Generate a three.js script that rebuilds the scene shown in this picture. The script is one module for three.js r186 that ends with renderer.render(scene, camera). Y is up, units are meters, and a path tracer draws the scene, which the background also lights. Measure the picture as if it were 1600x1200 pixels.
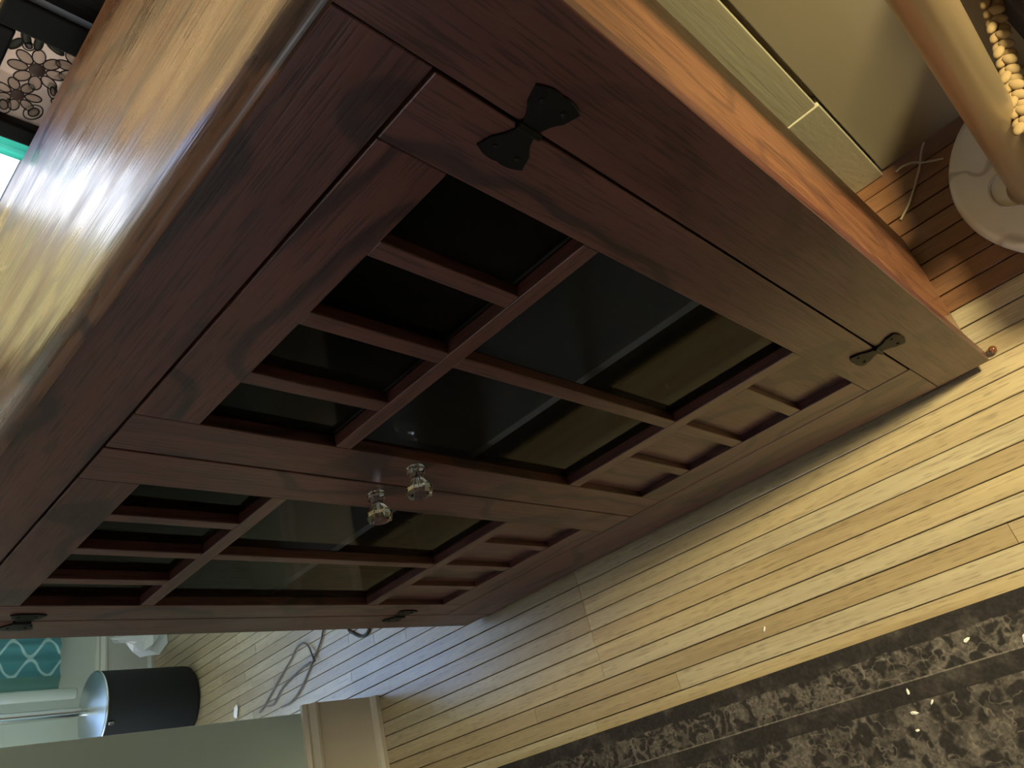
import * as THREE from 'three';
import { RoundedBoxGeometry } from 'three/addons/geometries/RoundedBoxGeometry.js';
import { mergeGeometries } from 'three/addons/utils/BufferGeometryUtils.js';
import { RectAreaLightUniformsLib } from 'three/addons/lights/RectAreaLightUniformsLib.js';

// ------------------------------------------------------------------ camera, sky, light, exposure
const scene = new THREE.Scene();
const camera = new THREE.PerspectiveCamera(52.94, 1600 / 1200, 0.02, 60);
camera.position.set(0.8225, 1.5134, 0.47);
camera.up.set(0.49776864, 0.19651994, -0.84475221);
camera.lookAt(0.8225 - 0.53554136, 1.5134 - 0.69648979, 0.47 - 0.47759546);
camera.updateMatrixWorld();
scene.add(camera);

const SKY = { strength: 5.6, low: [0.96, 0.98, 0.98], high: [0.34, 0.55, 1.0] };
const LAMP = { at: [2.0, 1.72, -0.14], aim: [1.02, 0.2, 0.05], power: 29, color: 0xfff0bc };
const renderer = new THREE.WebGLRenderer({ antialias: true });
renderer.toneMapping = THREE.LinearToneMapping;
renderer.toneMappingExposure = 1.0;
renderer.shadowMap.enabled = true;
RectAreaLightUniformsLib.init();

// ------------------------------------------------------------------ helpers
function rng(seed) { let s = seed >>> 0; return () => { s = (s + 0x6D2B79F5) | 0; let t = Math.imul(s ^ (s >>> 15), 1 | s); t = (t + Math.imul(t ^ (t >>> 7), 61 | t)) ^ t; return ((t ^ (t >>> 14)) >>> 0) / 4294967296; }; }
const used = new Map();
function numbered(n) { const k = used.get(n) || 0; used.set(n, k + 1); return k ? n + '_' + String(k).padStart(3, '0') : n; }
function shade(o) { o.castShadow = true; o.receiveShadow = true; return o; }
function thing(name, label, category, pos = [0, 0, 0], group) {
  const o = new THREE.Group(); o.name = numbered(name); o.position.set(...pos); o.userData = { label, category };
  if (group) o.userData.group = group;
  scene.add(o); return o;
}
function part(name, geo, mat, parent, pos) { const m = shade(new THREE.Mesh(geo, mat)); m.name = name; if (pos) m.position.set(...pos); parent.add(m); return m; }
function single(name, label, category, geo, mat, pos, group) { const m = part(numbered(name), geo, mat, scene, pos); m.userData = { label, category }; if (group) m.userData.group = group; return m; }
function struct(name, geo, mat, parent = scene, pos) { const m = part(name, geo, mat, parent, pos); if (parent === scene) m.userData.kind = 'structure'; return m; }

// box between two corners with rounded edges
function bx(x0, x1, y0, y1, z0, z1, r = 0.0015) {
  const w = x1 - x0, h = y1 - y0, d = z1 - z0; r = Math.min(r, w / 2.2, h / 2.2, d / 2.2);
  const g = r > 0 ? new RoundedBoxGeometry(w, h, d, 1, r) : new THREE.BoxGeometry(w, h, d);
  g.translate((x0 + x1) / 2, (y0 + y1) / 2, (z0 + z1) / 2); return g;
}
// uv in metres, grain along the given axis; sx, sy: size in metres of one texture repeat
function uvBox(g, axis, sx, sy, ou = 0, ov = 0) {
  const p = g.attributes.position, n = g.attributes.normal, uv = new Float32Array(p.count * 2);
  for (let i = 0; i < p.count; i++) {
    const P = [p.getX(i), p.getY(i), p.getZ(i)], N = [Math.abs(n.getX(i)), Math.abs(n.getY(i)), Math.abs(n.getZ(i))];
    const dom = N[0] > N[1] && N[0] > N[2] ? 0 : N[1] > N[2] ? 1 : 2;
    let a = axis, b = [0, 1, 2].find((k) => k !== axis && k !== dom);
    if (dom === axis) { a = (axis + 1) % 3; b = (axis + 2) % 3; }
    uv[2 * i] = P[a] / sx + ou; uv[2 * i + 1] = P[b] / sy + ov;
  }
  g.setAttribute('uv', new THREE.BufferAttribute(uv, 2)); return g;
}
function lathe(pts, seg = 48) { return new THREE.LatheGeometry(pts.map(([x, y]) => new THREE.Vector2(x, y)), seg); }
function tube(pts, r, seg = 60, rs = 8, closed = false) { return new THREE.TubeGeometry(new THREE.CatmullRomCurve3(pts.map((p) => new THREE.Vector3(...p)), closed), seg, r, rs, closed); }
function merge(list) { return mergeGeometries(list.map((g) => { const h = g.index ? g.toNonIndexed() : g; for (const k of Object.keys(h.attributes)) if (!['position', 'normal', 'uv'].includes(k)) h.deleteAttribute(k); return h; })); }
// profile (list of [a, b]) swept along an axis: extruded shape
function profile(pts, len, bevel = 0) {
  const s = new THREE.Shape(pts.map(([a, b]) => new THREE.Vector2(a, b)));
  return new THREE.ExtrudeGeometry(s, { depth: len, bevelEnabled: bevel > 0, bevelSize: bevel, bevelThickness: bevel, bevelSegments: 1, curveSegments: 12 });
}
// periodic value noise
const perm = (() => { const r = rng(77), a = new Float32Array(65536); for (let i = 0; i < a.length; i++) a[i] = r(); return a; })();
function vn(x, y, px, py, s = 0) {
  const xi = Math.floor(x), yi = Math.floor(y), fx = x - xi, fy = y - yi, u = fx * fx * (3 - 2 * fx), v = fy * fy * (3 - 2 * fy);
  const m = (a, n) => ((a % n) + n) % n, h = (a, b) => perm[(m(a, px) * 197 + m(b, py) * 3571 + s * 9176 + 13) & 65535];
  return (h(xi, yi) * (1 - u) + h(xi + 1, yi) * u) * (1 - v) + (h(xi, yi + 1) * (1 - u) + h(xi + 1, yi + 1) * u) * v;
}
function fbm(x, y, px, py, oct, s = 0) { let a = 0, w = 0.5, t = 0; for (let o = 0; o < oct; o++) { a += w * vn(x, y, px, py, s + o * 7); t += w; w *= 0.5; x *= 2; y *= 2; px *= 2; py *= 2; } return a / t; }
const lerp = (a, b, t) => a + (b - a) * t, clamp = (x, a = 0, b = 1) => Math.min(b, Math.max(a, x)), smooth = (a, b, x) => { const t = clamp((x - a) / (b - a)); return t * t * (3 - 2 * t); };
const mix3 = (a, b, t) => [lerp(a[0], b[0], t), lerp(a[1], b[1], t), lerp(a[2], b[2], t)];
function tex(w, h, fn, srgb = true) {
  const d = new Uint8Array(w * h * 4);
  for (let j = 0; j < h; j++) for (let i = 0; i < w; i++) { const c = fn(i / w, j / h), k = (j * w + i) * 4; d[k] = clamp(c[0], 0, 255); d[k + 1] = clamp(c[1], 0, 255); d[k + 2] = clamp(c[2], 0, 255); d[k + 3] = 255; }
  const t = new THREE.DataTexture(d, w, h); t.wrapS = t.wrapT = THREE.RepeatWrapping; t.magFilter = THREE.LinearFilter; t.minFilter = THREE.LinearMipmapLinearFilter; t.generateMipmaps = true;
  if (srgb) t.colorSpace = THREE.SRGBColorSpace; t.needsUpdate = true; return t;
}
const grey = (v) => [v * 255, v * 255, v * 255];

// sky: bright overcast low down and below, a little blue high up
{
  const W = 64, H = 32, d = new Float32Array(W * H * 4);
  for (let j = 0; j < H; j++) for (let i = 0; i < W; i++) {
    const el = ((j + 0.5) / H - 0.5) * 180, t = smooth(18, 26, el), k = (j * W + i) * 4;
    const c = mix3(SKY.low, SKY.high, t); d[k] = c[0]; d[k + 1] = c[1]; d[k + 2] = c[2]; d[k + 3] = 1;
  }
  const t = new THREE.DataTexture(d, W, H, THREE.RGBAFormat, THREE.FloatType); t.mapping = THREE.EquirectangularReflectionMapping; t.magFilter = THREE.LinearFilter; t.needsUpdate = true;
  scene.background = t; scene.backgroundIntensity = SKY.strength;
}

// ------------------------------------------------------------------ materials
// cabinet wood: 1.2 m along the grain, 0.4 m across
const figure = (u, v) => {
  const warp = fbm(u * 6, v * 3, 6, 3, 3, 3) * 2.2 + fbm(u * 3, v * 2, 3, 2, 2, 9) * 1.6;
  const r = Math.abs((((v * 3 + warp) % 1) + 1) % 1 - 0.5) * 2;
  return { band: smooth(0.66, 0.9, r), soft: fbm(u * 4, v * 22, 4, 22, 3, 21), pore: fbm(u * 26, v * 260, 26, 260, 2, 40) };
};
const woodPix = (light, dim, k) => (u, v) => {
  const f = figure(u, v); let c = mix3(light, dim, f.soft); c = mix3(c, [46, 26, 24], f.band * k);
  const p = smooth(0.55, 0.75, f.pore) * 0.28; return c.map((x) => x * (1 - p));
};
const cabShadeTex = tex(1024, 512, woodPix([104, 63, 54], [78, 43, 40], 0.75)), plainShadeTex = tex(1024, 512, woodPix([104, 63, 54], [78, 43, 40], 0.25)), sideLitTex = tex(1024, 512, woodPix([144, 97, 66], [112, 69, 50], 0.2)), topLitTex = tex(1024, 512, woodPix([130, 88, 62], [100, 62, 46], 0.6));  // one wood: front colours darkened for shade, side and top lightened as lamp-lit
const cabRough = tex(512, 256, (u, v) => { const a = fbm(u * 6, v * 5, 6, 5, 4, 60), p = fbm(u * 20, v * 130, 20, 130, 2, 63); return grey(0.24 + 0.26 * a + 0.1 * p); }, false);
const cabBump = tex(1024, 512, (u, v) => grey(1 - smooth(0.5, 0.8, fbm(u * 26, v * 260, 26, 260, 2, 40)) * 0.9), false);
const wood = new THREE.MeshPhysicalMaterial({ map: cabShadeTex, roughnessMap: cabRough, bumpMap: cabBump, bumpScale: 0.00013, roughness: 1, clearcoat: 0.4, clearcoatRoughness: 0.22 });
const topBump = tex(512, 512, (u, v) => grey(0.6 * fbm(u * 11, v * 11, 11, 11, 3, 160) + 0.25 * fbm(u * 14, v * 50, 14, 50, 2, 170) + 0.15 * fbm(u * 26, v * 260, 26, 260, 1, 40)), false);
const topGloss = tex(512, 512, (u, v) => { const a = smooth(0.2, 0.8, fbm(u * 9, v * 14, 9, 14, 4, 180)); return grey(0.24 + 0.2 * a); }, false);
const woodPlainShade = new THREE.MeshPhysicalMaterial({ map: plainShadeTex, roughnessMap: cabRough, bumpMap: cabBump, bumpScale: 0.00013, roughness: 1, clearcoat: 0.4, clearcoatRoughness: 0.22 });
const woodSideLit = new THREE.MeshPhysicalMaterial({ map: sideLitTex, roughnessMap: cabRough, bumpMap: cabBump, bumpScale: 0.00013, roughness: 1, clearcoat: 0.4, clearcoatRoughness: 0.22 });
const woodTopLit = new THREE.MeshPhysicalMaterial({ map: topLitTex, roughnessMap: topGloss, roughness: 1, clearcoat: 0.4, clearcoatRoughness: 1, clearcoatRoughnessMap: topGloss, bumpMap: topBump, bumpScale: 0.0016 });
const CW = 1.2, CH = 0.4;
let woodSeed = rng(5);
const wuv = (g, axis) => uvBox(g, axis, CW, CH, woodSeed(), woodSeed());

// floor boards: 1.2 m x 0.3 m
const floorPix = (light, dark) => (u, v) => {
  const a = fbm(u * 4, v * 10, 4, 10, 3, 101), b = fbm(u * 14, v * 70, 14, 70, 3, 110), k = fbm(u * 40, v * 240, 40, 240, 2, 120);
  const c = mix3(light, dark, clamp(a * 0.7 + b * 0.5 - 0.1)); return c.map((x) => x * (1 - smooth(0.6, 0.85, k) * 0.18));
};
const floorTex = tex(1024, 512, floorPix([196, 182, 148], [156, 138, 110]));
const floorRough = tex(512, 256, (u, v) => grey(0.28 + 0.3 * fbm(u * 5, v * 6, 5, 6, 4, 130)), false);
const floorMats = [0xffffff, 0xf8f1e6, 0xf1e8da, 0xfff9ee, 0xeae0d0].map((c) => new THREE.MeshPhysicalMaterial({ map: floorTex, color: c, roughnessMap: floorRough, roughness: 1, clearcoat: 1, clearcoatRoughness: 0.27 }));
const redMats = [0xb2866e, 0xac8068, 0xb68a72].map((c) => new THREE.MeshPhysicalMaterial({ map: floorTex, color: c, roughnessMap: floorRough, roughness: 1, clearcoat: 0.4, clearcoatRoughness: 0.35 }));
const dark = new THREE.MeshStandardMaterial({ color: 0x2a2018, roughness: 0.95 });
const plasterBump = tex(256, 256, (u, v) => grey(fbm(u * 24, v * 24, 24, 24, 4, 150)), false);
const plaster = (c) => new THREE.MeshStandardMaterial({ color: c, roughness: 0.85, bumpMap: plasterBump, bumpScale: 0.0006 });
const wallCream = plaster(0xb9a98a), wallGreen = plaster(0xc2d6cc), wallGrey = plaster(0xc2c9bd), ceilingMat = plaster(0xcfc8b8);
const paint = (c, r = 0.35, cc = 0.4) => new THREE.MeshPhysicalMaterial({ color: c, roughness: r, clearcoat: cc, clearcoatRoughness: 0.2, bumpMap: plasterBump, bumpScale: 0.0003 });
const trimPaint = paint(0xbab398, 0.28, 0.7), trimPaintOld = paint(0xc9c0ac, 0.5, 0.2), doorPaint = paint(0xa59b82, 0.5, 0.15), whitePaint = paint(0xc9cabc, 0.5, 0.2);
const glassMat = new THREE.MeshPhysicalMaterial({ color: 0xffffff, roughness: 0.03, transmission: 1, thickness: 0, ior: 1.5 });
const dimmedGlass = new THREE.MeshPhysicalMaterial({ color: 0xa4a8aa, roughness: 0.06, transmission: 1, thickness: 0, ior: 1.2 });  // grey tint puts the dimness of the cabinet interior into the panes
const knobGlass = new THREE.MeshPhysicalMaterial({ color: 0xffffff, roughness: 0.02, transmission: 1, thickness: 0.02, ior: 1.52 });
const chrome = new THREE.MeshStandardMaterial({ color: 0xd8dad8, metalness: 1, roughness: 0.16 });
const steel = new THREE.MeshStandardMaterial({ color: 0xb4b8b4, metalness: 1, roughness: 0.35 });
const iron = new THREE.MeshStandardMaterial({ color: 0x1c1b1a, metalness: 0.7, roughness: 0.5 });
const brass = new THREE.MeshPhysicalMaterial({ color: 0xa89270, metalness: 0.45, roughness: 0.42, clearcoat: 0.6, clearcoatRoughness: 0.25 });
const black = new THREE.MeshPhysicalMaterial({ color: 0x060707, roughness: 0.75 });

// ------------------------------------------------------------------ floor: boards run along x
const floor = new THREE.Mesh(bx(-2.85, 3.2, -0.06, -0.0125, -0.86, 3.1, 0), dark); floor.name = 'floor'; floor.userData.kind = 'structure'; shade(floor); scene.add(floor);
const PITCH = 0.0372, Z0 = 0.064;
function board(x0, x1, z0, z1, mat, r, name) {
  const c = 0.0008 + r() * 0.0007, g0 = 0.0005 + r() * 0.0008;
  const s = new THREE.Shape(), a = z0 + g0, b = z1 - g0, t = -0.0006 * r();
  [[a, -0.0125], [b, -0.0125], [b, t - c], [b - c, t], [a + c, t], [a, t - c]].forEach(([p, q], i) => (i ? s.lineTo(-p, q) : s.moveTo(-p, q)));
  const g = new THREE.ExtrudeGeometry(s, { depth: x1 - x0 - 0.001, bevelEnabled: false }); g.rotateY(Math.PI / 2); g.translate(x0 + 0.0005, 0, 0);
  uvBox(g, 0, 1.2, 0.3, r(), r()); return part(name, g, mat, floor);
}
{
  const r = rng(31); let n = 0;
  for (let k = -21; k <= 8; k++) {
    const z0 = Z0 + k * PITCH, z1 = z0 + PITCH;
    const cuts = [-2.69, -0.317 + (k >= -1 && k <= 4 ? 0 : 0), 1.9];
    let xs;
    if (k >= -2 && k <= 4) xs = [-2.69, -1.75 + (r() - 0.5) * 0.9, -0.317, 1.05 + r() * 0.6, 1.9];
    else if (k === 6) xs = [-2.69, -1.6, -0.131, 1.2, 1.9];
    else if (k > 4) xs = [-2.69, -1.9 + r() * 0.6, -0.75 + r() * 0.4, 0.55 + r() * 0.8, 1.9];
    else xs = [-2.69, -2.1 + r() * 0.5, -1.3 + r() * 0.4, 0.3, 1.9];
    for (let i = 0; i + 1 < xs.length; i++) {
      if (z1 < -0.46 && xs[i] > -0.8) continue;
      let x1 = xs[i + 1]; if (z1 < -0.46) x1 = Math.min(x1, -0.76);
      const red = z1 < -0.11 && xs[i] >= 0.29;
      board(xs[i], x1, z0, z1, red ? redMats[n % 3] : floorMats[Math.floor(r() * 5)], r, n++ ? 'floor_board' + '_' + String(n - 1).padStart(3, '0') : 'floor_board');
    }
  }
}

// ------------------------------------------------------------------ walls and ceiling
struct('ceiling', bx(-2.85, 3.2, 2.6, 2.7, -0.86, 3.1, 0), ceilingMat);
struct('wall_right', bx(3.1, 3.2, 0, 2.6, -0.6, 3.1, 0), wallCream);
struct('wall_near', merge([bx(-1.3, 3.2, 0, 0.95, 3.0, 3.1, 0), bx(-1.3, 3.2, 2.25, 2.6, 3.0, 3.1, 0), bx(-1.3, -1.05, 0.95, 2.25, 3.0, 3.1, 0), bx(0.05, 3.2, 0.95, 2.25, 3.0, 3.1, 0)]), wallCream);
{
  const w = new THREE.Group(); w.name = 'added_window_4'; w.userData.kind = 'structure'; scene.add(w);  // added window behind the camera, cool fill for the cabinet front
  part('window_frame', merge([bx(-1.05, 0.05, 0.95, 1, 3.02, 3.07), bx(-1.05, 0.05, 2.2, 2.25, 3.02, 3.07), bx(-1.05, -1, 0.95, 2.25, 3.02, 3.07), bx(0, 0.05, 0.95, 2.25, 3.02, 3.07), bx(-1.05, 0.05, 1.58, 1.62, 3.03, 3.06)]), new THREE.MeshStandardMaterial({ color: 0xd8d8d0, roughness: 0.5 }), w);
  part('window_pane', new THREE.PlaneGeometry(1.1, 1.3).translate(-0.5, 1.6, 3.045), new THREE.MeshPhysicalMaterial({ color: 0xffffff, roughness: 0.03, transmission: 1, thickness: 0 }), w);
}
struct('wall_left', bx(-1.31, -1.18, 0, 2.6, 0.078, 3.0, 0.002), wallGreen);
// far room
struct('wall_side', merge([bx(-2.85, -1.31, 0, 0.3, 1.2, 1.3, 0), bx(-2.85, -1.31, 2.4, 2.6, 1.2, 1.3, 0), bx(-2.85, -2.6, 0.3, 2.4, 1.2, 1.3, 0), bx(-1.4, -1.31, 0.3, 2.4, 1.2, 1.3, 0)]), wallGrey);
{
  const w = new THREE.Group(); w.name = 'added_window_3'; w.userData.kind = 'structure'; scene.add(w);  // added window out of view, brightens the far room
  part('window_frame', merge([bx(-2.6, -1.4, 0.3, 0.36, 1.22, 1.27), bx(-2.6, -1.4, 2.34, 2.4, 1.22, 1.27), bx(-2.6, -2.54, 0.3, 2.4, 1.22, 1.27), bx(-1.46, -1.4, 0.3, 2.4, 1.22, 1.27), bx(-2.6, -1.4, 1.33, 1.37, 1.23, 1.26)]), new THREE.MeshStandardMaterial({ color: 0xd8d8d0, roughness: 0.5 }), w);
  part('window_pane', new THREE.PlaneGeometry(1.2, 2.1).translate(-2.0, 1.35, 1.245), new THREE.MeshPhysicalMaterial({ color: 0xffffff, roughness: 0.03, transmission: 1, thickness: 0 }), w);
}
struct('wall_end', bx(-2.85, -0.64, 0, 2.6, -0.86, -0.74, 0), wallGrey);
struct('wall_return', bx(-0.76, -0.64, 0, 2.6, -0.7395, -0.58, 0), wallGrey);
const W2 = { z0: -0.7, z1: 0.35, y0: 0.66, y1: 2.1 };        // window in the far wall
{
  const g = merge([bx(-2.85, -2.7, 0, W2.y0, -0.74, 1.2, 0), bx(-2.85, -2.7, W2.y1, 2.6, -0.74, 1.2, 0), bx(-2.85, -2.7, W2.y0, W2.y1, -0.74, W2.z0, 0), bx(-2.85, -2.7, W2.y0, W2.y1, W2.z1, 1.2, 0)]);
  struct('wall_far', g, wallGrey);
  const w = new THREE.Group(); w.name = 'window_2'; w.userData.kind = 'structure'; scene.add(w);
  const { z0, z1, y0, y1 } = W2;
  part('window_frame', merge([bx(-2.8, -2.72, y0, y0 + 0.05, z0, z1), bx(-2.8, -2.72, y1 - 0.05, y1, z0, z1), bx(-2.8, -2.72, y0, y1, z0, z0 + 0.05), bx(-2.8, -2.72, y0, y1, z1 - 0.05, z1), bx(-2.79, -2.73, 1.3, 1.34, z0, z1), bx(-2.79, -2.73, y0, y1, -0.2, -0.16)]), whitePaint, w);
  part('window_pane', new THREE.PlaneGeometry(z1 - z0, y1 - y0).rotateY(Math.PI / 2).translate(-2.765, (y0 + y1) / 2, (z0 + z1) / 2), glassMat, w);
  part('window_sill', bx(-2.76, -2.66, y0 - 0.03, y0, z0 - 0.04, z1 + 0.04, 0.006), whitePaint, w);
}
const W1 = { x0: -0.6, x1: 0.58, y0: 1.24, y1: 2.1 };       // window in the wall behind the cabinet
{
  const Zf = -0.47, Zb = -0.6, { x0, x1, y0, y1 } = W1;
  const D = { x0: 0.712, x1: 1.52, y1: 2.05 };
  struct('wall_back', merge([bx(-0.76, x0, 0, 2.6, Zb, Zf, 0), bx(x0, x1, 0, y0, Zb, Zf, 0), bx(x0, x1, y1, 2.6, Zb, Zf, 0), bx(x1, D.x0, 0, 2.6, Zb, Zf, 0), bx(D.x0, D.x1, D.y1, 2.6, Zb, Zf, 0), bx(D.x1, 3.1, 0, 2.6, Zb, Zf, 0)]), wallCream);
  const w = new THREE.Group(); w.name = 'window_1'; w.userData.kind = 'structure'; scene.add(w);
  part('window_frame', merge([bx(x0, x1, y0, y0 + 0.04, -0.56, -0.5), bx(x0, x1, y1 - 0.05, y1, -0.56, -0.5), bx(x0, x0 + 0.05, y0, y1, -0.56, -0.5), bx(x1 - 0.025, x1, y0, y1, -0.56, -0.5), bx(-0.03, 0.0, y0, y1, -0.56, -0.5), bx(x0, x1, 1.39, 1.42, -0.555, -0.505)]), black, w);
  part('window_pane', new THREE.PlaneGeometry(x1 - x0, y1 - y0).translate((x0 + x1) / 2, (y0 + y1) / 2, -0.53), glassMat, w);
  // door beside the casing
  struct('door_1', bx(D.x0 + 0.003, D.x1, 0.009, D.y1, -0.505, -0.451, 0.0015), doorPaint);
  // casing with its plinth block
  const t = new THREE.Group(); t.name = 'trim_1'; t.userData.kind = 'structure'; scene.add(t);
  part('casing', bx(0.592, 0.707, 0.3165, 2.12, -0.47, -0.4475, 0.002), trimPaint, t);
  part('plinth_block', bx(0.586, 0.711, 0.002, 0.3155, -0.47, -0.4445, 0.002), trimPaint, t);
}
// tall moulded baseboards: profile given as [out of the wall, height]
const baseProfile = [[0, 0], [0.034, 0], [0.034, 0.014], [0.028, 0.022], [0.02, 0.026], [0.02, 0.2], [0.026, 0.206], [0.026, 0.214], [0.018, 0.222], [0.012, 0.228], [0.014, 0.236], [0.008, 0.246], [0, 0.248]];
{
  const g = profile(baseProfile, 2.9); g.rotateY(0); g.translate(-1.18, 0, 0.058);
  struct('baseboard_left', g, trimPaintOld);
  const f = profile(baseProfile.map(([a, b]) => [a, b * 0.94]), 1.93); f.translate(-2.7, 0, -0.74);
  struct('baseboard_far', f, whitePaint);
}

// ------------------------------------------------------------------ the cabinet
const cab = thing('cabinet', 'large dark reddish brown wooden cabinet with two glazed doors and glass knobs', 'cabinet');
const TOP = 1.325, SX = 0.693, BZ = -0.285;
{
  // top board with a rounded front edge
  const s = new THREE.Shape(), zf = 0.022, zb = -0.352;
  s.moveTo(zb, -0.019); s.lineTo(zf - 0.004, -0.019); s.quadraticCurveTo(zf, -0.019, zf, -0.015); s.bezierCurveTo(zf, -0.0065, zf - 0.012, 0, zf - 0.03, 0); s.lineTo(zb, 0); s.closePath();
  const g = new THREE.ExtrudeGeometry(s, { depth: 1.424, bevelEnabled: false, curveSegments: 16 }); g.rotateY(-Math.PI / 2); g.translate(0.712, TOP, 0);
  part('top_board', wuv(g, 0), woodTopLit, cab);
}
part('frame_stile', wuv(bx(0.601, SX, 0.027, 1.306, -0.021, 0, 0.0018), 1), woodPlainShade, cab);
part('frame_stile', wuv(bx(-SX, -0.601, 0.027, 1.306, -0.021, 0, 0.0018), 1), woodPlainShade, cab);
part('top_rail', uvBox(bx(-0.6005, 0.6005, 1.211, 1.306, -0.021, 0, 0.0018), 0, CW, CH, 0.13, 0.42), wood, cab);
part('bottom_rail', wuv(bx(-0.6005, 0.6005, 0.027, 0.1765, -0.021, 0, 0.0018), 0), wood, cab);
part('side_panel', wuv(bx(0.661, 0.681, 0.027, 1.306, BZ, -0.0215, 0.001), 1), woodSideLit, cab);
part('side_panel', wuv(bx(-0.681, -0.661, 0.027, 1.306, BZ, -0.0215, 0.001), 1), woodSideLit, cab);
part('back_panel', wuv(bx(-0.66, 0.66, 0.1, 1.3, BZ, BZ + 0.008, 0), 1), dark, cab);  // dark colour stands in for the unlit cabinet interior
part('bottom_panel', wuv(bx(-0.66, 0.66, 0.16, 0.178, BZ + 0.009, -0.022, 0), 0), dark, cab);  // coloured dark like the back, in place of interior shade
part('shelf', wuv(bx(-0.66, 0.66, 0.645, 0.663, BZ + 0.009, -0.05, 0.001), 0), new THREE.MeshStandardMaterial({ color: 0xb4b2ac, roughness: 0.7 }), cab);
part('middle_post', wuv(bx(-0.02, 0.02, 0.179, 1.29, -0.045, -0.025, 0.001), 1), wood, cab);
for (const sx of [-1, 1]) for (const z of [-0.06, BZ + 0.01]) part('foot', wuv(bx(sx < 0 ? -0.635 : 0.565, sx < 0 ? -0.565 : 0.635, 0.0005, 0.0275, z, z + 0.055, 0.003), 0), wood, cab);
const glassBack = -0.0165;
function door(x0, x1, hingeRight) {
  // one door, built with its hinge side at +x and mirrored for the other
  const s = hingeRight ? 1 : -1, X = (a, b) => (s > 0 ? [a, b] : [-b, -a]);
  const yb = 0.1795, yt = 1.208, zi = -0.022, mw = 0.022;
  const B = (a, b, y0, y1, z0 = zi, z1 = 0, ax = 1) => { const [p, q] = X(a, b); return wuv(bx(p, q, y0, y1, z0, z1, 0.0016), ax); };
  const d = part('door', merge([
    B(0.527, 0.5985, yb, yt), B(0.0015, 0.08, yb, yt), B(0.0801, 0.5269, 1.135, yt, zi, 0, 0), B(0.0801, 0.5269, yb, 0.25, zi, 0, 0)]), wood, cab);
  d.userData.label = hingeRight ? 'door nearer the lamp' : 'door farther from the lamp';
  const rightEdges = [0.527, 0.4097, 0.2924, 0.1751], pw = 0.0953;
  part('muntin', B(0.0801, 0.5269, 0.927, 0.951, zi + 0.002, -0.0005, 0), woodPlainShade, d);
  part('muntin', B(0.0801, 0.5269, 0.442, 0.47, zi + 0.002, -0.0005, 0), woodPlainShade, d);
  for (let i = 1; i < 4; i++) {
    part('muntin', B(rightEdges[i], rightEdges[i] + mw, 0.9511, 1.1349, zi + 0.003, -0.001), woodPlainShade, d);
    part('muntin', B(rightEdges[i], rightEdges[i] + mw, 0.2501, 0.4419, zi + 0.003, -0.001), woodPlainShade, d);
  }
  part('muntin', B(0.2924, 0.2924 + mw, 0.4701, 0.9269, zi + 0.003, -0.001), woodPlainShade, d);
  const pane = (a, b, y0, y1) => { const [p, q] = X(a, b); part('pane', new THREE.PlaneGeometry(q - p, y1 - y0).translate((p + q) / 2, (y0 + y1) / 2, glassBack), dimmedGlass, d); };
  for (const e of rightEdges) {
    pane(e - pw, e, 0.951, 1.135);
    part('panel', B(e - pw - 0.0005, e + 0.0005, 0.2495, 0.4425, -0.019, -0.0125, 1), wood, d);
  }
  pane(0.3144, 0.527, 0.47, 0.927); pane(0.08, 0.2924, 0.47, 0.927);
  // two butterfly hinges on the outer edge
  for (const hy of [1.11, 0.325]) {
    const h = new THREE.Shape();
    h.moveTo(0, 0.009);
    for (const q of [1, -1]) {
      if (q === 1) { h.quadraticCurveTo(0.012, 0.011, 0.02, 0.021); h.lineTo(0.034, 0.026); h.quadraticCurveTo(0.041, 0.012, 0.038, 0); h.quadraticCurveTo(0.041, -0.012, 0.034, -0.026); h.lineTo(0.02, -0.021); h.quadraticCurveTo(0.012, -0.011, 0, -0.009); }
      else { h.quadraticCurveTo(-0.012, -0.011, -0.02, -0.021); h.lineTo(-0.034, -0.026); h.quadraticCurveTo(-0.041, -0.012, -0.038, 0); h.quadraticCurveTo(-0.041, 0.012, -0.034, 0.026); h.lineTo(-0.02, 0.021); h.quadraticCurveTo(-0.012, 0.011, 0, 0.009); }
    }
    const leaf = new THREE.ExtrudeGeometry(h, { depth: 0.0014, bevelEnabled: true, bevelSize: 0.0006, bevelThickness: 0.0006, bevelSegments: 1, curveSegments: 8 });
    const bits = [leaf, new THREE.CylinderGeometry(0.0034, 0.0034, 0.026, 12).translate(0, 0, 0.002)];
    for (const [sx, sy] of [[0.027, 0.013], [0.027, -0.013], [-0.027, 0.013], [-0.027, -0.013]]) bits.push(new THREE.SphereGeometry(0.0026, 10, 6).scale(1, 1, 0.5).translate(sx, sy, 0.0022));
    part('hinge', merge(bits).translate(s * 0.5998, hy, 0.0007), iron, d);
  }
  return d;
}
const doorR = door(0, 0.6, true), doorL = door(-0.6, 0, false);
function knob(x, y, parent) {
  const g = lathe([[0.0005, 0], [0.0125, 0], [0.0145, 0.003], [0.0145, 0.009], [0.0115, 0.0125], [0.0085, 0.0165], [0.0095, 0.021], [0.0145, 0.0275], [0.0195, 0.0345], [0.0205, 0.0395], [0.0175, 0.0455], [0.0105, 0.0485], [0.0005, 0.049]], 8).toNonIndexed();
  g.computeVertexNormals(); g.rotateX(Math.PI / 2); g.rotateZ(0.3); g.translate(x, y, 0.0006);
  const k = part('knob', g, knobGlass, parent); k.userData.label = 'faceted clear glass knob';
  part('knob_bolt', new THREE.CylinderGeometry(0.0022, 0.0022, 0.036, 10).rotateX(Math.PI / 2).translate(x, y, 0.0196), chrome, cab);
}
knob(0.062, 0.803, doorR); knob(-0.028, 0.808, doorL);

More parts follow.
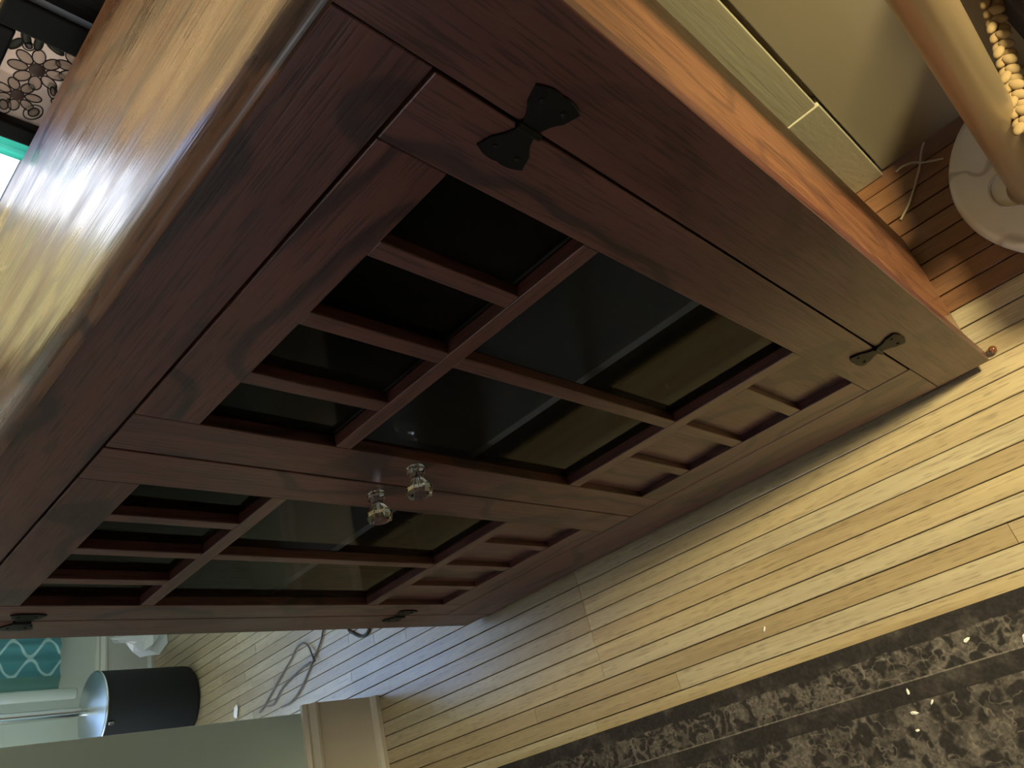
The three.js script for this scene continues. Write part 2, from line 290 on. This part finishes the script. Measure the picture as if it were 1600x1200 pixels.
// ------------------------------------------------------------------ rug
{
  const bands = (z) => z; // metres from the edge
  const cell = (x, y, n, sd, jit = 0.8) => {   // nearest jittered point on an n x n periodic grid: distance, second distance, id
    let d1 = 9, d2 = 9, id = 0; const X = x * n, Y = y * n, xi = Math.floor(X), yi = Math.floor(Y);
    for (let a = -1; a <= 1; a++) for (let b = -1; b <= 1; b++) {
      const cx = xi + a, cy = yi + b, mx = ((cx % n) + n) % n, my = ((cy % n) + n) % n, h = (k) => perm[(mx * 71 + my * 3301 + sd * 977 + k * 401) & 65535];
      const d = Math.hypot(X - (cx + 0.5 + (h(0) - 0.5) * jit), Y - (cy + 0.5 + (h(1) - 0.5) * jit)); if (d < d1) { d2 = d1; d1 = d; id = h(2); } else if (d < d2) d2 = d;
    }
    return [d1, d2, id];
  };
  const D = [40, 35, 34], L = [114, 106, 98], M = [76, 69, 64];
  const rugTex = tex(1024, 1024, (u, v) => {
    const z = v * 1.2, n1 = fbm(u * 40, v * 40, 40, 40, 3, 200), n2 = fbm(u * 40, v * 40, 40, 40, 3, 220);
    const uu = u + (n1 - 0.5) * 0.018, vv = v + (n2 - 0.5) * 0.018, fib = fbm(u * 300, v * 300, 300, 300, 2, 240);
    let c;
    const motif = (n, sd) => {
      const [d1, d2, id] = cell(u + (n1 - 0.5) * 0.05, v + (n2 - 0.5) * 0.05, n, sd), blob = 1 - smooth(0.2 + id * 0.1, 0.42 + id * 0.14, d1 + (fbm(u * 90, v * 90, 90, 90, 2, 250) - 0.5) * 0.35);
      const k1 = fbm(u * 46, v * 46, 46, 46, 3, 260 + sd), k2 = fbm(u * 70, v * 70, 70, 70, 3, 270 + sd), curl = (1 - smooth(0.006, 0.028, Math.abs(k1 - 0.5))), vein = 1 - smooth(0.01, 0.035, Math.abs(k2 - 0.47));
      let q = mix3(M, mix3(M, L, 0.5), smooth(0.35, 0.65, fbm(u * 24, v * 24, 24, 24, 2, 290))); q = mix3(q, D, clamp(blob * (id > 0.12 ? 0.97 : 0.45)));
      q = mix3(q, D, vein * 0.55 * (1 - blob)); return mix3(q, L, curl * 0.75); };
    const wob = (n1 - 0.5) * 0.006;
    if (z < 0.03 + wob) c = mix3(D, M, clamp((n2 - 0.45) * 2.4)); else if (z < 0.081) c = motif(50, 3); else if (z < 0.084) c = L; else if (z < 0.113) c = mix3(D, M, clamp((n1 - 0.4) * 2)); else if (z < 0.116) c = D; else c = motif(34, 5);
    return c.map((x) => x * (0.72 + fib * 0.5));
  });
  const rugBump = tex(512, 512, (u, v) => grey(fbm(u * 170, v * 170, 170, 170, 2, 280)), false);
  const m = new THREE.MeshPhysicalMaterial({ map: rugTex, bumpMap: rugBump, bumpScale: 0.0022, roughness: 1, sheen: 0.3, sheenRoughness: 0.8 });
  const g = bx(-1.12, 1.9, 0.0005, 0.009, 0.35, 1.75, 0.004); uvBox(g, 0, 1.2, 1.2, 0, 0);
  const uv = g.attributes.uv; for (let i = 0; i < uv.count; i++) uv.setY(i, (g.attributes.position.getZ(i) - 0.35) / 1.2);
  const rug = thing('rug', 'dark brown patterned woven rug with striped border, lying along the plank floor', 'rug', [0, 0, 0]);
  part('pile', g, m, rug);
}

// ------------------------------------------------------------------ lamp with round pale base
{
  const marble = new THREE.MeshPhysicalMaterial({ map: tex(512, 512, (u, v) => { const n = fbm(u * 5, v * 5, 5, 5, 5, 300), l = Math.abs(fbm(u * 3, v * 3, 3, 3, 4, 310) - 0.5); return mix3(mix3([236, 230, 208], [210, 202, 176], n), [120, 106, 78], (1 - smooth(0, 0.03, l)) * 0.4); }), roughness: 0.45, clearcoat: 0.3, clearcoatRoughness: 0.3 });
  const lamp = thing('floor_lamp', 'tall floor lamp with a thick tan pole on a round cream base, beside the cabinet', 'lamp', [0.968, 0, -0.268]);
  const disc = lathe([[0.0005, 0.001], [0.176, 0.001], [0.186, 0.006], [0.188, 0.016], [0.184, 0.028], [0.174, 0.034], [0.0005, 0.036]], 72); const q = disc.attributes.position, uv = disc.attributes.uv; for (let i = 0; i < q.count; i++) uv.setXY(i, q.getX(i) / 0.5, q.getZ(i) / 0.5);
  const ox = 0.892 - 0.968, oz = -0.238 + 0.268;
  part('base', disc, marble, lamp);
  part('pole', lathe([[0.0005, 0.036], [0.036, 0.036], [0.037, 0.04], [0.0315, 0.046], [0.0315, 1.78], [0.028, 1.79], [0.0005, 1.792]], 40).translate(ox, 0, oz), brass, lamp);
  const hx = LAMP.at[0] - 0.968, hz = LAMP.at[2] + 0.268, hy = LAMP.at[1];
  part('arm', tube([[ox, 1.77, oz], [ox + 0.05, 1.95, oz], [ox + 0.3, 2.12, oz + 0.01], [ox + 0.7, 2.14, oz + 0.03], [hx - 0.05, 2.08, hz], [hx + 0.08, 1.98, hz], [hx + 0.085, hy + 0.1, hz]], 0.009, 60, 10), brass, lamp);
  const dir = new THREE.Vector3(...LAMP.aim).sub(new THREE.Vector3(...LAMP.at)).normalize(), turn = new THREE.Quaternion().setFromUnitVectors(new THREE.Vector3(0, -1, 0), dir);
  const headPart = (g) => g.applyQuaternion(turn).translate(hx, hy, hz);
  part('socket', headPart(lathe([[0.0005, 0.13], [0.016, 0.13], [0.02, 0.12], [0.02, 0.055], [0.0005, 0.05]], 24)), brass, lamp);
  part('reflector', headPart(lathe([[0.02, 0.11], [0.05, 0.1], [0.09, 0.06], [0.115, 0.0], [0.125, -0.05], [0.123, -0.05], [0.113, 0.0], [0.088, 0.058], [0.049, 0.097], [0.02, 0.107]], 48)), brass, lamp);
  part('bulb', headPart(new THREE.SphereGeometry(0.032, 28, 18).translate(0, 0.02, 0)), new THREE.MeshStandardMaterial({ color: 0xfff2dc, emissive: 0xfff0bc, emissiveIntensity: 4, roughness: 0.4 }), lamp);
  const sl = new THREE.SpotLight(LAMP.color, LAMP.power, 0, 0.72, 0.9, 2); sl.position.set(hx, hy, hz).addScaledVector(dir, 0.03); sl.target.position.set(LAMP.aim[0] - 0.968, LAMP.aim[1], LAMP.aim[2] + 0.268); sl.castShadow = true; sl.shadow.radius = 6; lamp.add(sl, sl.target);
  // thin cord looped on the base round the foot of the pole
  part('cord_loop', tube([[0.872, 0.0385, -0.29], [0.852, 0.0385, -0.287], [0.838, 0.0385, -0.272], [0.834, 0.0385, -0.248], [0.842, 0.0385, -0.228], [0.866, 0.0385, -0.214], [0.9, 0.0385, -0.198]].map(([x, y, z]) => [x - 0.968, y, z + 0.268]), 0.0021, 40), trimPaintOld, lamp);
}
const cordMat = new THREE.MeshStandardMaterial({ color: 0xb5aa90, roughness: 0.6 });
single('cord', 'thin pale cord curving over the floor between the cabinet side and the round lamp base', 'cord',
  tube([[0.8, 0.004, -0.452], [0.789, 0.004, -0.44], [0.771, 0.004, -0.413], [0.746, 0.004, -0.383], [0.721, 0.004, -0.357], [0.694, 0.004, -0.337]], 0.0022, 40), cordMat);
single('cord', 'short pale cord running from the lamp base along the foot of the door', 'cord',
  tube([[0.81, 0.009, -0.395], [0.779, 0.012, -0.412], [0.766, 0.014, -0.422], [0.748, 0.011, -0.43], [0.733, 0.0045, -0.432]], 0.0022, 30), cordMat);

// ------------------------------------------------------------------ armchair with braided trim, beside the lamp
{
  const cloth = new THREE.MeshPhysicalMaterial({ color: 0x2a1c18, roughness: 0.95, sheen: 0.4, bumpMap: plasterBump, bumpScale: 0.002 }), red = new THREE.MeshPhysicalMaterial({ color: 0x7c1c1c, roughness: 0.9, sheen: 0.4 });
  const yarn = new THREE.MeshPhysicalMaterial({ color: 0x967e58, roughness: 0.9, sheen: 0.3 });
  const ch = thing('armchair', 'dark brown upholstered chair with a thick braided cream trim, behind the lamp pole', 'chair', [1.32, 0, -0.25]);
  const soft = (w, h, d, x, y, z) => new RoundedBoxGeometry(w, h, d, 4, 0.035).translate(x, y, z);
  part('seat', soft(0.66, 0.2, 0.42, 0, 0.3, 0.0), cloth, ch);
  part('cushion', soft(0.52, 0.11, 0.34, 0.03, 0.45, 0.0), red, ch);
  part('backrest', soft(0.12, 0.34, 0.4, 0.28, 0.5, 0.0), cloth, ch);
  part('armrest', soft(0.6, 0.3, 0.07, 0, 0.46, -0.175), cloth, ch);
  for (const [x, z] of [[-0.08, 0.15], [0.28, 0.15], [-0.08, -0.15], [0.28, -0.15]]) part('leg', new THREE.CylinderGeometry(0.018, 0.012, 0.205, 14).translate(x, 0.103, z), brass, ch);
  // the braid: three strands plaited along the outer edge of the seat
  const bits = []; const P = (t) => [lerp(0.985, 0.916, t) - 1.32 - 0.004, lerp(0.332, 0.305, t), lerp(-0.40, -0.185, t) + 0.25];
  for (let k = 0; k < 34; k++) { const t = k / 33, [x, y, z] = P(t); const sgn = k % 2 ? 1 : -1; const g = new THREE.SphereGeometry(0.0078, 10, 8); g.scale(1, 0.75, 1.45); g.rotateY(sgn * 0.75); g.rotateX(sgn * 0.25); g.translate(x + 0.0058 * sgn, y + 0.004 * (k % 3), z); bits.push(g); }
  part('braided_trim', merge(bits), yarn, ch);
}

// ------------------------------------------------------------------ small things on the floor and rug
single('bead', 'small shiny brown bead on the floor at the front corner of the cabinet', 'bead', new THREE.SphereGeometry(0.0075, 20, 14), new THREE.MeshPhysicalMaterial({ color: 0x6a4022, roughness: 0.15, clearcoat: 1 }), [0.7035, 0.0078, -0.021]);
const paper = new THREE.MeshStandardMaterial({ color: 0xf0ece2, roughness: 0.8 });
function scrap(seed, s) { const r = rng(seed), pos = [], n = 6; const p = []; for (let i = 0; i < n; i++) { const a = i / n * 6.283; const q = s * (0.55 + r() * 0.6); p.push([Math.cos(a) * q * 1.5, 0.001 + r() * s * 0.5, Math.sin(a) * q * 0.7]); }
  const c = [0, 0.001 + s * 0.55, 0], b = [0, 0, 0]; for (let i = 0; i < n; i++) { const a = p[i], d = p[(i + 1) % n]; pos.push(...c, ...d, ...a, ...b, ...a, ...d); }
  const g = new THREE.BufferGeometry(); g.setAttribute('position', new THREE.Float32BufferAttribute(pos, 3)); g.computeVertexNormals(); g.setAttribute('uv', new THREE.Float32BufferAttribute(new Float32Array(pos.length / 3 * 2), 2)); return g; }
const crumbs = [[0.439, 0.0095, 0.399, 1, 0.006, 0.3, 'slim white scrap on the pale band of the rug'], [0.52, 0.0095, 0.424, 2, 0.0085, 1.2, 'largest white scrap on the rug, by its dark stripe'], [0.306, 0.0095, 0.481, 3, 0.007, -0.3, 'white scrap lying just past the dark stripe of the rug'], [0.312, 0.0095, 0.449, 4, 0.0055, 1.5, 'white scrap lying on the dark stripe of the rug'], [0.342, 0.0095, 0.473, 5, 0.0045, 0.8, 'tiny pale scrap beside the white ones on the patterned rug'], [0.298, 0.0095, 0.508, 6, 0.004, 0.1, 'tiniest pale scrap, farthest in on the patterned rug']];
for (const [x, y, z, sd, s, a, lab] of crumbs) { const m = single('paper_scrap', lab, 'scrap', scrap(sd, s * 0.78), paper, [x, y, z], 'white scraps on the rug'); m.rotation.y = a; }
{ const m = single('paper_scrap', 'pale curled scrap on the bare floor planks between cabinet and rug', 'scrap', scrap(8, 0.005), paper, [0.101, 0.0005, 0.269]); m.rotation.y = 0.9; }
{ const m = single('fluff', 'white bit of fluff on the floor by the black cylinder', 'fluff', scrap(11, 0.022), paper, [-1.98, 0.001, -0.108]); m.rotation.y = 1.1; }
single('cable', 'dark double cable lying in loops on the floor past the cabinet', 'cable', merge([
  tube([[-1.25, 0.0045, -0.42], [-1.32, 0.0045, -0.3], [-1.381, 0.0045, -0.212], [-1.398, 0.0045, -0.186], [-1.464, 0.0045, -0.133], [-1.502, 0.0045, -0.102], [-1.557, 0.0045, -0.066], [-1.614, 0.0045, -0.046], [-1.676, 0.0045, -0.046]], 0.003, 80),
  tube([[-1.44, 0.012, -0.13], [-1.451, 0.011, -0.156], [-1.468, 0.009, -0.187], [-1.504, 0.0045, -0.209], [-1.545, 0.0045, -0.207], [-1.587, 0.0045, -0.181], [-1.657, 0.0045, -0.147], [-1.728, 0.0045, -0.109], [-1.791, 0.0045, -0.076], [-1.819, 0.0045, -0.066]], 0.003, 80),
  tube([[-1.464, 0.012, -0.134], [-1.52, 0.0045, -0.133], [-1.569, 0.0045, -0.126], [-1.63, 0.0045, -0.113], [-1.675, 0.0045, -0.098], [-1.723, 0.0045, -0.069], [-1.765, 0.0045, -0.072]], 0.0028, 60)]), new THREE.MeshStandardMaterial({ color: 0x66605a, roughness: 0.6 }));
single('ring', 'dark ring of cable on the floor at the far edge of the cabinet', 'cable', tube([[-1.242, 0.0045, -0.17], [-1.218, 0.0045, -0.149], [-1.191, 0.0045, -0.132], [-1.161, 0.0045, -0.126], [-1.139, 0.0045, -0.137], [-1.135, 0.0045, -0.17], [-1.165, 0.0045, -0.205], [-1.215, 0.0045, -0.205]], 0.0048, 60, 8, true), new THREE.MeshStandardMaterial({ color: 0x35322e, roughness: 0.5 }));

// ------------------------------------------------------------------ black cylinder with a silver top and post
{
  const st = thing('pedestal_stand', 'black cylindrical stand with a silver top plate and chrome post', 'stand', [-2.39, 0, -0.25]);
  part('drum', lathe([[0.0005, 0.002], [0.13, 0.002], [0.138, 0.01], [0.14, 0.02], [0.14, 0.345], [0.0005, 0.346]], 64), black, st);
  part('rim', new THREE.TorusGeometry(0.1395, 0.0035, 12, 72).rotateX(Math.PI / 2).translate(0, 0.349, 0), chrome, st);
  part('top_plate', lathe([[0.138, 0.347], [0.137, 0.354], [0.07, 0.362], [0.024, 0.374], [0.0005, 0.376]], 64), steel, st);
  part('post', new THREE.CylinderGeometry(0.0185, 0.0185, 0.85, 28).translate(0, 0.79, 0), chrome, st);
  part('handle', bx(0.134, 0.148, 0.322, 0.341, -0.006, 0.006, 0.003).rotateY(-0.55), chrome, st);
}
// ------------------------------------------------------------------ teal lattice curtain, far window
{
  const wv = (c) => { let a = 0; return a; };
  const lat = tex(512, 512, (u, v) => { const n = (fbm(u * 30, v * 30, 30, 30, 2, 400) - 0.5) * 0.02; const a = (u * 4) % 1, s = 0.5 + 0.42 * Math.sin(v * 4 * Math.PI * 2), e1 = Math.abs(a - s * 0.5), e2 = Math.abs(a - (1 - s * 0.5)); const l = 1 - smooth(0.035, 0.07, Math.min(e1, e2, Math.abs(a - s * 0.5 - 1)) + n); return mix3([84, 152, 160], [192, 228, 226], l); });
  const c1 = new THREE.MeshPhysicalMaterial({ map: lat, roughness: 0.95, transmission: 0.25, thickness: 0, side: THREE.DoubleSide }), c2 = new THREE.MeshPhysicalMaterial({ color: 0x5c8a80, roughness: 0.95, transmission: 0.15, thickness: 0, side: THREE.DoubleSide });
  const cur = thing('curtain', 'teal curtain with a white lattice print hanging before the far wall', 'curtain', [-2.64, 0, 0]);
  const sheet = (z0, z1, y0, y1, amp, k, ph) => {  // folded cloth with thickness
    const n = 60, s = new THREE.Shape(), top = [], bot = []; for (let i = 0; i <= n; i++) { const t = i / n, z = lerp(z0, z1, t), x = amp * Math.sin(t * k + ph); top.push([x + 0.002, z]); bot.push([x - 0.002, z]); }
    [...top, ...bot.reverse()].forEach(([x, z], i) => (i ? s.lineTo(x, -z) : s.moveTo(x, -z))); const g = new THREE.ExtrudeGeometry(s, { depth: y1 - y0, bevelEnabled: false }); g.rotateX(-Math.PI / 2); g.translate(0, y0, 0); return uvBox(g, 2, 0.62, 0.5, 0.1, 0.2); };
  part('curtain_front', sheet(-0.70, -0.445, 0.385, 0.85, 0.006, 26, 1.2), c1, cur);
  part('curtain_return', sheet(-0.452, -0.4, 0.385, 0.85, 0.012, 3, 2.2), c2, cur);
  part('wand', lathe([[0.0005, 0.335], [0.019, 0.335], [0.021, 0.34], [0.021, 0.845], [0.019, 0.85], [0.0005, 0.85]], 24).translate(0.03, 0, -0.374), new THREE.MeshPhysicalMaterial({ color: 0xdfe6df, roughness: 0.25, transmission: 0.5, thickness: 0 }), cur);
  part('curtain_rod', new THREE.CylinderGeometry(0.009, 0.009, 1.1, 16).rotateX(Math.PI / 2).translate(0, 0.862, -0.18), steel, cur);
}
// crumpled white bag at the foot of the far wall
{
  const r = rng(91), pos = [], N = 12, M = 7, P = []; for (let j = 0; j <= M; j++) { P.push([]); for (let i = 0; i < N; i++) { const a = i / N * 6.283, h = j / M, q = (0.046 + 0.02 * Math.sin(h * 5)) * (1 - h * 0.6) * (0.5 + r() * 0.95); P[j].push([Math.cos(a) * q, h * 0.2 * (0.85 + r() * 0.25), Math.sin(a) * q * 1.25]); } }
  for (let j = 0; j < M; j++) for (let i = 0; i < N; i++) { const a = P[j][i], b = P[j][(i + 1) % N], c = P[j + 1][(i + 1) % N], d = P[j + 1][i]; pos.push(...a, ...c, ...b, ...a, ...d, ...c); }
  const g = new THREE.BufferGeometry(); g.setAttribute('position', new THREE.Float32BufferAttribute(pos, 3)); g.computeVertexNormals();
  single('plastic_bag', 'crumpled white plastic bag at the foot of the far wall', 'bag', g, new THREE.MeshPhysicalMaterial({ color: 0xf2f5f8, roughness: 0.25, clearcoat: 0.6, side: THREE.DoubleSide }), [-2.585, 0.002, -0.575]);
}

// ------------------------------------------------------------------ floral panel in a black frame, behind the cabinet top
{
  const fl = thing('floral_panel', 'black framed panel of outlined pale flowers behind the cabinet top', 'panel', [0.09, 1.2, -0.452]);
  const plate = new THREE.MeshPhysicalMaterial({ color: 0xd2c4b8, roughness: 0.7, transmission: 0.55, thickness: 0 }), pet = [0xeae4de, 0xdcd4cc, 0xf6f2ee].map((c) => new THREE.MeshPhysicalMaterial({ color: c, roughness: 0.6, transmission: 0.9, thickness: 0 })), heart = new THREE.MeshPhysicalMaterial({ color: 0x6b5249, roughness: 0.5 }), lead = new THREE.MeshStandardMaterial({ color: 0x2c211c, roughness: 0.5 }), pale = new THREE.MeshPhysicalMaterial({ color: 0xffffff, roughness: 0.4, transmission: 0.9, thickness: 0 }), leaf = new THREE.MeshPhysicalMaterial({ color: 0x4c4a38, roughness: 0.5 });
  const fr = (x0, x1, y0, y1, r) => bx(x0, x1, y0, y1, -0.006, 0.016, r);
  part('frame', merge([fr(-0.095, -0.066, -0.1, 0.19, 0.004), fr(0.068, 0.112, -0.1, 0.19, 0.004), fr(-0.066, 0.068, 0.168, 0.19, 0.004), fr(-0.066, 0.068, -0.1, -0.07, 0.004)]), black, fl);
  part('backing', bx(-0.066, 0.068, -0.07, 0.168, -0.004, 0.002, 0), plate, fl);
  const oval = (cx, cy, a, b, rot, mat, ring = 0.0008, z = 0.0022) => {
    const d = new THREE.SphereGeometry(1, 18, 8).scale(a, b, 0.0022).rotateZ(rot).translate(cx, cy, z);
    const pts = []; for (let i = 0; i < 20; i++) { const t = i / 20 * 6.283; pts.push([cx + Math.cos(t) * a * Math.cos(rot) - Math.sin(t) * b * Math.sin(rot), cy + Math.cos(t) * a * Math.sin(rot) + Math.sin(t) * b * Math.cos(rot), z + 0.001]); }
    const p = part('petal', d, mat, fl); part('outline', tube(pts, ring, 40, 6, true), lead, p);
  };
  const r = rng(17);
  for (const [cx, cy, R, n, ph] of [[0.019, 0.132, 0.0105, 8, 0.2], [-0.029, 0.139, 0.009, 7, 0.5], [0.045, 0.09, 0.01, 8, 0.1], [-0.02, 0.075, 0.0105, 8, 0.6], [0.01, 0.02, 0.011, 8, 0.3], [-0.045, 0.02, 0.01, 8, 0]]) {
    for (let i = 0; i < n; i++) { const t = ph + i / n * 6.283; oval(cx + Math.cos(t) * R * 1.9, cy + Math.sin(t) * R * 1.9, R * 1.0, R * 0.66, t, pet[Math.floor(r() * 3)]); }
    part('flower_centre', new THREE.SphereGeometry(R * 0.95, 20, 10).scale(1, 0.9, 0.3).translate(cx, cy, 0.003), heart, fl);
  }
  for (const [x, y, a, b, t] of [[-0.052, 0.148, 0.014, 0.0085, 0.3], [-0.046, 0.116, 0.014, 0.009, -0.3], [0.047, 0.15, 0.006, 0.006, 0], [-0.002, 0.108, 0.012, 0.005, 0.4]]) { oval(x, y, a, b, t, pale); oval(x + 0.002, y, a * 0.55, b * 0.55, t, pet[1], 0.0009, 0.0042); }
  for (const [x, y, t] of [[0.056, 0.155, 0.5], [0.043, 0.162, -0.4], [0.06, 0.125, 1.2], [0.057, 0.142, 0.1]]) oval(x, y, 0.011, 0.0045, t, leaf);
}
// dark drape beside the floral panel and turquoise curtain strip at the window
function drape(name, label, mat, x0, x1, y0, y1, z, amp, k, ph, th = 0.003) {
  const n = 70, s = new THREE.Shape(), top = [], bot = []; for (let i = 0; i <= n; i++) { const t = i / n, x = lerp(x0, x1, t), q = amp * Math.sin(t * k + ph) + amp * 0.4 * Math.sin(t * k * 2.3); top.push([x, q + th / 2]); bot.push([x, q - th / 2]); }
  [...top, ...bot.reverse()].forEach(([x, q], i) => (i ? s.lineTo(x, q) : s.moveTo(x, q))); const g = new THREE.ExtrudeGeometry(s, { depth: y1 - y0, bevelEnabled: false }); g.rotateX(-Math.PI / 2); g.translate(0, y0, z); return single(name, label, 'curtain', g, mat);
}
drape('curtain', 'dark grey drape on the wall behind the cabinet top, beside the floral panel', new THREE.MeshPhysicalMaterial({ color: 0x2e2e30, roughness: 0.9, sheen: 0.4, side: THREE.DoubleSide }), 0.205, 0.6, 1.1, 1.4, -0.446, 0.012, 30, 0.4);
drape('curtain', 'added tan linen shade above the floral panel, glowing onto the cabinet top', new THREE.MeshPhysicalMaterial({ color: 0xf2dab2, roughness: 0.9, transmission: 0.85, thickness: 0, side: THREE.DoubleSide }), 0.005, 0.6, 1.37, 2.15, -0.48, 0.002, 6, 0.2);  // added backlit sheet, gives the cabinet top its tan reflection
drape('curtain', 'narrow turquoise curtain strip at the bright window behind the cabinet', new THREE.MeshPhysicalMaterial({ color: 0x86dccb, roughness: 0.9, transmission: 0.8, thickness: 0, side: THREE.DoubleSide }), -0.078, -0.008, 1.2, 1.375, -0.485, 0.006, 12, 0.2);
drape('curtain', 'cream sheer curtain at the far half of the window behind the cabinet', new THREE.MeshPhysicalMaterial({ color: 0xf6ecc8, roughness: 0.9, transmission: 0.8, thickness: 0, side: THREE.DoubleSide }), -0.6, -0.178, 1.2, 2.15, -0.485, 0.009, 40, 0.2);

renderer.render(scene, camera);
